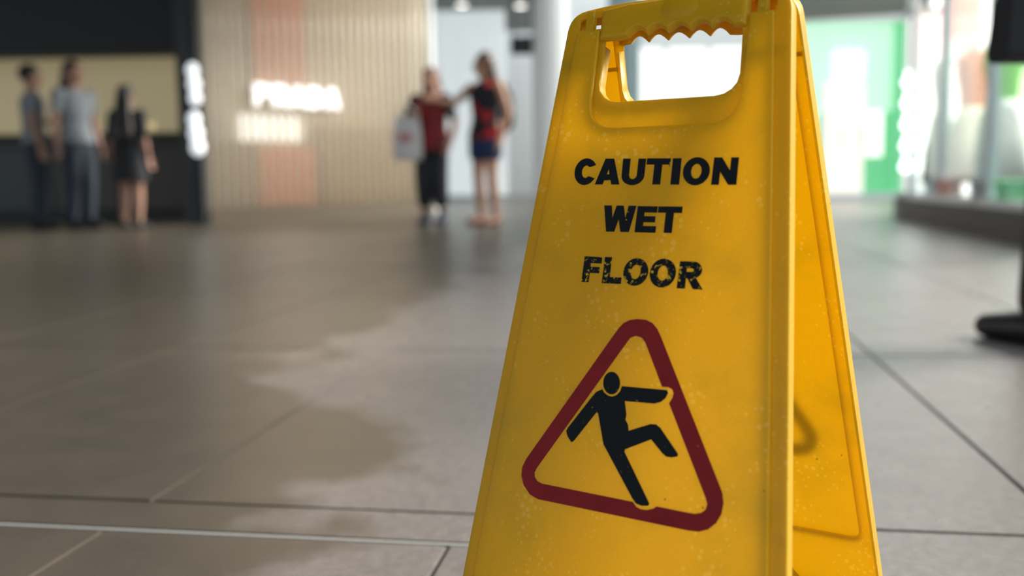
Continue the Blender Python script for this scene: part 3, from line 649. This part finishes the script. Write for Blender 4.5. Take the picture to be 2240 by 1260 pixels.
# ------------------------------------------------------------------ people
M_SKIN = mat('skin', (.42, .22, .14), .55, noise_s=30, noise_a=.08)
M_SKIN2 = mat('deeper_skin_tone', (.36, .20, .14), .55, noise_s=30, noise_a=.08)  # slightly darker skin colour for some of the figures
M_EYE = mat('eye', (.02, .015, .012), .2); M_LIP = mat('lip', (.35, .10, .09), .5)
def person(loc, rz, H, arms, label, parts, legs=None, skin=None, vox=.0075, head_yaw=0, group=None):
    s = H/1.66; skin = skin or M_SKIN
    t = empty('person', loc, rz); tag(t, label, 'person', group)
    legs = legs or {-1: ((-.085, 0, .86), (-.09, -.02, .47), (-.095, .02, .085)), 1: ((.085, 0, .86), (.09, -.02, .47), (.10, .02, .085))}
    torso = [(0, 0, .84), (0, 0, .93), (0, .005, 1.05), (0, 0, 1.20), (0, 0, 1.325), (0, 0, 1.395)]
    trad = [.150, .165, .132, .152, .160, .07]
    hy = Matrix.Rotation(head_yaw, 3, 'Z')
    def hd(p): return hy @ Vector(p)
    S = Matrix.Scale(s, 4)
    def fin(bm, v, name, m, it=4):
        me = remeshed(bm, v, name, it); me.transform(S); return link(name, me, m, t, True)
    bm = bmesh.new()
    tube(bm, torso, trad, 20, 1, .62, ref=(1, 0, 0))
    tube(bm, [(0, .01, 1.36), (0, -.005, 1.48)], [.058, .05], 14)
    c = hd((0, -.015, 0)); ell(bm, (c.x, c.y, 1.553), (.076, .092, .112))
    c = hd((0, -.045, 0)); ell(bm, (c.x, c.y, 1.492), (.052, .052, .052))
    tube(bm, [tuple(hd((0, -.100, 0))+Vector((0, 0, 1.565))), tuple(hd((0, -.116, 0))+Vector((0, 0, 1.535)))], [.010, .014], 8)
    for q in (-1, 1):
        c = hd((q*.076, .0, 0)); ell(bm, (c.x, c.y, 1.545), (.012, .022, .032), 2)
        h, k, a = legs[q]
        tube(bm, [h, tuple(Vector(h).lerp(Vector(k), .5)), k, tuple(Vector(k).lerp(Vector(a), .35)), a], [.088, .074, .053, .054, .036], 14)
        tube(bm, [(a[0], a[1]+.025, a[2]-.035), (a[0], a[1]-.07, a[2]-.045), (a[0], a[1]-.16, a[2]-.055)], [.036, .036, .026], 12)
        sh, el, wr, sd = [Vector(v) for v in arms[q]]
        tube(bm, [tuple(sh), tuple(sh.lerp(el, .5)), tuple(el), tuple(el.lerp(wr, .35)), tuple(wr)], [.052, .045, .037, .038, .026], 12)
        d = (wr-el).normalized(); sd = (sd-d*sd.dot(d)).normalized(); nn = d.cross(sd)
        tube(bm, [tuple(wr), tuple(wr+d*.045), tuple(wr+d*.085)], [.024, .036, .036], 12, 1, .5, ref=tuple(sd))
        for j, ln in enumerate((.066, .076, .072, .058)):
            b0 = wr+d*.083+sd*(.030-.020*j); b1 = b0+d*ln*.55+nn*.006; b2 = b1+d*ln*.40+nn*.022
            tube(bm, [tuple(b0), tuple(b1), tuple(b2)], [.0092, .0088, .0078], 8)
        b0 = wr+d*.025+sd*.028; b1 = b0+d*.035+sd*.026+nn*.010; b2 = b1+d*.030+sd*.008+nn*.010
        tube(bm, [tuple(b0), tuple(b1), tuple(b2)], [.012, .011, .009], 8)
    fin(bm, vox, 'body', skin, 3)
    for q in (-1, 1):
        c = hd((q*.032, -.096, 0)); bm = bmesh.new(); ell(bm, (c.x, c.y, 1.562), (.013, .009, .007), 2); me = tomesh(bm); me.transform(S); link('eye', me, M_EYE, t, True)
    c = hd((0, -.097, 0)); bm = bmesh.new(); ell(bm, (c.x, c.y, 1.495), (.024, .008, .008), 2); me = tomesh(bm); me.transform(S); link('mouth', me, M_LIP, t, True)
    def limb(bm, P, frac, rads):
        pts = [Vector(p) for p in P]; L = [(b-a).length for a, b in zip(pts, pts[1:])]; tot = sum(L)*frac
        out = [pts[0]]
        for a, b, l in zip(pts, pts[1:], L):
            if tot > l: out += [a.lerp(b, .5), b]; tot -= l
            else: out += [a.lerp(b, tot/l*.5), a.lerp(b, tot/l)]; break
        n = len(out); rr = [rads[0]+(rads[1]-rads[0])*i/(n-1) for i in range(n)]
        tube(bm, [tuple(p) for p in out], rr, 14)
    for nm, kind, m, kw in parts:
        bm = bmesh.new()
        if kind == 'top':
            g = kw.get('g', .022); lo = kw.get('lo', .86)
            z0 = [(0, 0, lo)] + [p for p in torso if p[2] > lo+.03]; r0 = [.165+kw.get('flare', 0)+g] + [r+g for p, r in zip(torso, trad) if p[2] > lo+.03]
            tube(bm, z0, r0, 22, 1, .66, ref=(1, 0, 0), caps=False); tube(bm, [torso[-2], torso[-1]], [trad[-2]+g, trad[-1]+g*.4], 22, 1, .66, ref=(1, 0, 0), caps=False)
            if kw.get('sleeve', 0):
                for q in (-1, 1): limb(bm, arms[q][:3], kw['sleeve'], (.064, .052))
            fin(bm, .010, nm, m)
        elif kind == 'bottom':
            tube(bm, [(0, 0, .84), (0, 0, .96)], [.166, .168], 22, 1, .66, ref=(1, 0, 0))
            for q in (-1, 1): limb(bm, legs[q], kw.get('len', .5), kw.get('r', (.104, .085)))
            fin(bm, .010, nm, m)
        elif kind == 'skirt':
            tube(bm, [(0, 0, kw['lo']), (0, 0, .75), (0, 0, .96)], [kw['r'], .20, .168], 24, 1, .7, ref=(1, 0, 0), caps=False)
            fin(bm, .011, nm, m)
        elif kind == 'hair':
            c = hd((0, .014, 0)); ell(bm, (c.x, c.y, 1.590), (.091, .106, .098))
            if kw.get('long'):
                pts = [hd((0, .055, 0))+Vector((0, 0, 1.57)), hd((0, .085, 0))+Vector((0, 0, 1.42)), hd((0, .115, 0))+Vector((0, 0, 1.57-kw['long']))]
                tube(bm, [tuple(p) for p in pts], [.088, .100, kw.get('tip', .07)], 18, 1, .55, ref=tuple(hd((1, 0, 0))))
            if kw.get('wrap'):
                tube(bm, [(0, .01, 1.34), (0, .01, 1.46)], [.14, .085], 18, 1, .8, ref=(1, 0, 0))
            fin(bm, .010, nm, m)
        elif kind == 'shoes':
            bm.free()
            for q in (-1, 1):
                a = legs[q][2]; bm = bmesh.new()
                tube(bm, [(a[0], a[1]+.035, a[2]-.036), (a[0], a[1]-.06, a[2]-.042), (a[0], a[1]-.175, a[2]-.052)], [.046, .046, .034], 14)
                if kw.get('high'): tube(bm, [(a[0], a[1], a[2]+.06), (a[0], a[1], a[2]-.03)], [.047, .048], 14)
                fin(bm, .009, nm, m)
    return t
def down(q, out=.06): return ((q*.178, 0, 1.345), (q*(.178+out), .03, 1.08), (q*(.18+out*1.2), -.03, .84), (0, -1, 0))
M_BRN = mat('brown_hair', (.055, .026, .014), .5, noise_s=40, noise_a=.4); M_BLK = mat('black_hair', (.008, .007, .007), .45, noise_s=40, noise_a=.4)
M_AUB = mat('auburn_hair', (.13, .045, .025), .6, noise_s=40, noise_a=.4)
def floral():
    m = mat('floral_cloth', (.01, .012, .018), .8); N = m.node_tree.nodes; Lk = m.node_tree.links; b = N['Principled BSDF']
    tc = N.new('ShaderNodeTexCoord'); vo = N.new('ShaderNodeTexVoronoi'); vo.inputs['Scale'].default_value = 7.5; Lk.new(tc.outputs['Object'], vo.inputs['Vector'])
    sp = N.new('ShaderNodeSeparateColor'); Lk.new(vo.outputs['Color'], sp.inputs[0])
    f = math_node(N, Lk, 'LESS_THAN', vo.outputs['Distance'], math_node(N, Lk, 'MULTIPLY', sp.outputs[0], .80))
    fc = mixc(N, Lk, math_node(N, Lk, 'GREATER_THAN', sp.outputs[1], .45), (.30, .16, .12), (.45, .015, .015))
    Lk.new(mixc(N, Lk, f, (.008, .010, .016), fc), b.inputs['Base Color']); return m
r40 = lambda v: v
wl = at(1066, 490, 9.9)
person((wl.x, 9.9, 0), math.radians(-42), 1.70,
       {-1: ((-.178, 0, 1.345), (-.29, -.15, 1.19), (-.37, -.32, 1.225), (0, 0, 1)), 1: ((.178, 0, 1.345), (.255, .05, 1.09), (.235, -.02, .86), (0, -1, 0))},
       'long haired woman in a black floral top and blue denim shorts reaching out an arm',
       [('floral_top', 'top', floral(), dict(lo=.84, flare=.02)), ('denim_shorts', 'bottom', mat('denim', (.015, .035, .11), .8), dict(len=.2, r=(.108, .105))), ('hair', 'hair', M_BRN, dict(long=.42, tip=.07)),
        ('sandal', 'shoes', mat('sandal_tan', (.25, .12, .08), .6), {})], head_yaw=math.radians(-35))
rd = at(948, 490, 10.1)
red = person((rd.x, 10.1, 0), math.radians(-18), 1.58,
       {-1: ((-.178, 0, 1.345), (-.265, -.03, 1.10), (-.10, -.20, 1.16), (0, 0, 1)), 1: ((.178, 0, 1.345), (.27, .03, 1.09), (.24, -.08, .87), (0, -1, 0))},
       'person in a red vest with auburn hair and dark trousers holding a pale bag',
       [('dark_shirt', 'top', mat('dark_shirt', (.018, .015, .020), .8), dict(g=.006, sleeve=.38)), ('red_vest', 'top', mat('red_vest', (.20, .012, .016), .75, noise_s=8), dict(lo=.80, flare=.03, g=.034)),
        ('trousers', 'bottom', mat('charcoal_cloth', (.014, .016, .022), .8), dict(len=.78, r=(.108, .085))), ('hair', 'hair', M_AUB, dict(long=.20, tip=.09, wrap=1)),
        ('trainer', 'shoes', mat('navy_trainer', (.012, .018, .05), .6), dict(high=1))], head_yaw=math.radians(-15))
bp_ = at(892, 300, 9.95)
bag = empty('carrier_bag', (bp_.x, 9.93, .66)); tag(bag, 'pale grey carrier bag with a red mark held by the person in red', 'bag')
bm = bmesh.new(); rows = []
for z, w_, d_ in ((0, .13, .045), (.05, .145, .06), (.25, .14, .055), (.44, .12, .02)):
    rows.append([bm.verts.new((w_*cx_, d_*cy_, z)) for cx_, cy_ in ((-1, -1), (0, -1.2), (1, -1), (1, 1), (0, 1.2), (-1, 1))])
for r0, r1 in zip(rows, rows[1:]):
    for k in range(6): bm.faces.new((r0[k], r0[(k+1) % 6], r1[(k+1) % 6], r1[k]))
bm.faces.new(rows[0][::-1]); bm.faces.new(rows[-1])
link('bag_body', tomesh(bm), mat('pale_bag_plastic', (.55, .52, .53), .5, noise_s=9), bag)
bm = bmesh.new(); tube(bm, [(-.07, 0, .42), (-.05, 0, .52), (.03, 0, .56), (.07, 0, .50), (.07, 0, .42)], [.010]*5, 8); link('bag_handle', tomesh(bm), mat('bag_handle_plastic', (.5, .48, .5), .5), bag, True)
boxo('print_patch', (-.08, .05, -.075, -.058, .18, .27), mat('faded_red_print', (.45, .18, .18), .6), bag, .004)
q = Vector((wl.x+.20, 9.9+.16, 0))
bk = empty('backpack', (q.x, q.y, .98), math.radians(-42)); tag(bk, 'small black backpack worn by the woman in the floral top', 'backpack')
M_BKP = mat('black_nylon', (.010, .011, .014), .6, noise_s=30)
bm = bmesh.new(); tube(bm, [(0, 0, .06), (0, 0, .30)], [.11, .10], 16, 1, .7); link('pack', tomesh(bm), M_BKP, bk, True)
bm = bmesh.new(); tube(bm, [(0, .06, .07), (0, .06, .17)], [.07, .06], 12, 1, .55); link('pocket', tomesh(bm), M_BKP, bk, True)
for s in (-1, 1):
    bm = bmesh.new(); tube(bm, [(s*.07, -.03, .32), (s*.09, -.10, .43), (s*.10, -.22, .42)], [.016]*3, 8); link('strap', tomesh(bm), M_BKP, bk, True)

M_GREYT = mat('pale_grey_shirt', (.20, .22, .25), .8); M_DKC = mat('dark_clothes', (.012, .014, .018), .8); M_JEAN = mat('dark_jeans', (.02, .03, .05), .8)
q = at(75, 300, 10.5)
person((q.x, 10.5, 0), math.radians(120), 1.72, {-1: down(-1), 1: ((.178, 0, 1.345), (.22, -.10, 1.10), (.16, -.34, 1.12), (0, 0, 1))},
       'short haired person in a grey shirt beside the yellow lit panel', [('shirt', 'top', M_GREYT, dict(sleeve=.3)), ('trousers', 'bottom', M_JEAN, dict(len=.95, r=(.106, .06))), ('hair', 'hair', M_BLK, {}), ('shoe', 'shoes', M_DKC, {})], skin=M_SKIN2)
q = at(168, 300, 10.4)
person((q.x, 10.4, 0), math.radians(60), 1.74, {-1: down(-1, .05), 1: down(1, .05)},
       'dark long haired person in a pale shirt and jeans standing before the yellow panel', [('shirt', 'top', mat('whitish_shirt', (.20, .225, .25), .8), dict(sleeve=.3, flare=.01)), ('jeans', 'bottom', M_JEAN, dict(len=.95, r=(.106, .06))), ('hair', 'hair', M_BLK, dict(long=.25)), ('shoe', 'shoes', M_DKC, {})], skin=M_SKIN2)
q = at(280, 300, 10.3)
person((q.x, 10.3, 0), math.radians(170), 1.47, {-1: down(-1, .04), 1: down(1, .04)},
       'short person all in black with long black hair before the yellow panel', [('top', 'top', M_DKC, dict(sleeve=.5, flare=.03)), ('skirt', 'skirt', M_DKC, dict(lo=.56, r=.22)), ('hair', 'hair', M_BLK, dict(long=.45, tip=.14)), ('shoe', 'shoes', M_DKC, {})], skin=M_SKIN2)
# passer-by close to the sign, mostly outside the frame
M_COAT = mat('black_coat', (.008, .009, .013), .75, noise_s=30); M_TROU = mat('dark_brown_trousers', (.045, .030, .022), .8, noise_s=30)
person((1.532, 2.52, 0), math.radians(205), 1.70,
       {-1: down(-1), 1: ((.178, 0, 1.345), (.235, .02, 1.09), (.205, -.02, .90), (0, -1, 0))},
       'passer-by in a black coat and dark brown trousers walking past the sign',
       [('coat', 'top', M_COAT, dict(lo=.82, flare=.03, g=.03, sleeve=.95)), ('trousers', 'bottom', M_TROU, dict(len=.96, r=(.110, .072))), ('hair', 'hair', M_BLK, {}), ('shoe', 'shoes', mat('black_shoe', (.01, .01, .01), .4), {})],
       legs={-1: ((-.085, 0, .86), (-.09, -.06, .47), (-.095, .10, .085)), 1: ((.085, 0, .86), (.10, -.03, .47), (.115, -.06, .085))}, skin=M_SKIN2)
hb = empty('handbag', (1.315, 2.52, .735), math.radians(12)); tag(hb, 'black handbag carried by the passer-by in the black coat', 'bag')
bm = bmesh.new(); rows = []
for z, w_, d_ in ((0, .080, .05), (.02, .085, .06), (.15, .075, .05), (.21, .055, .02)):
    rows.append([bm.verts.new((w_*cx_, d_*cy_, z)) for cx_, cy_ in ((-1, -.7), (-.6, -1), (.6, -1), (1, -.7), (1, .7), (.6, 1), (-.6, 1), (-1, .7))])
for r0, r1 in zip(rows, rows[1:]):
    for k in range(8): bm.faces.new((r0[k], r0[(k+1) % 8], r1[(k+1) % 8], r1[k]))
bm.faces.new(rows[0][::-1]); bm.faces.new(rows[-1])
link('bag_body', tomesh(bm), M_COAT, hb)
bm = bmesh.new(); tube(bm, [(-.04, 0, .20), (-.03, 0, .255), (.02, 0, .27), (.05, 0, .25), (.045, 0, .20)], [.007]*5, 8); link('bag_handle', tomesh(bm), M_COAT, hb, True)
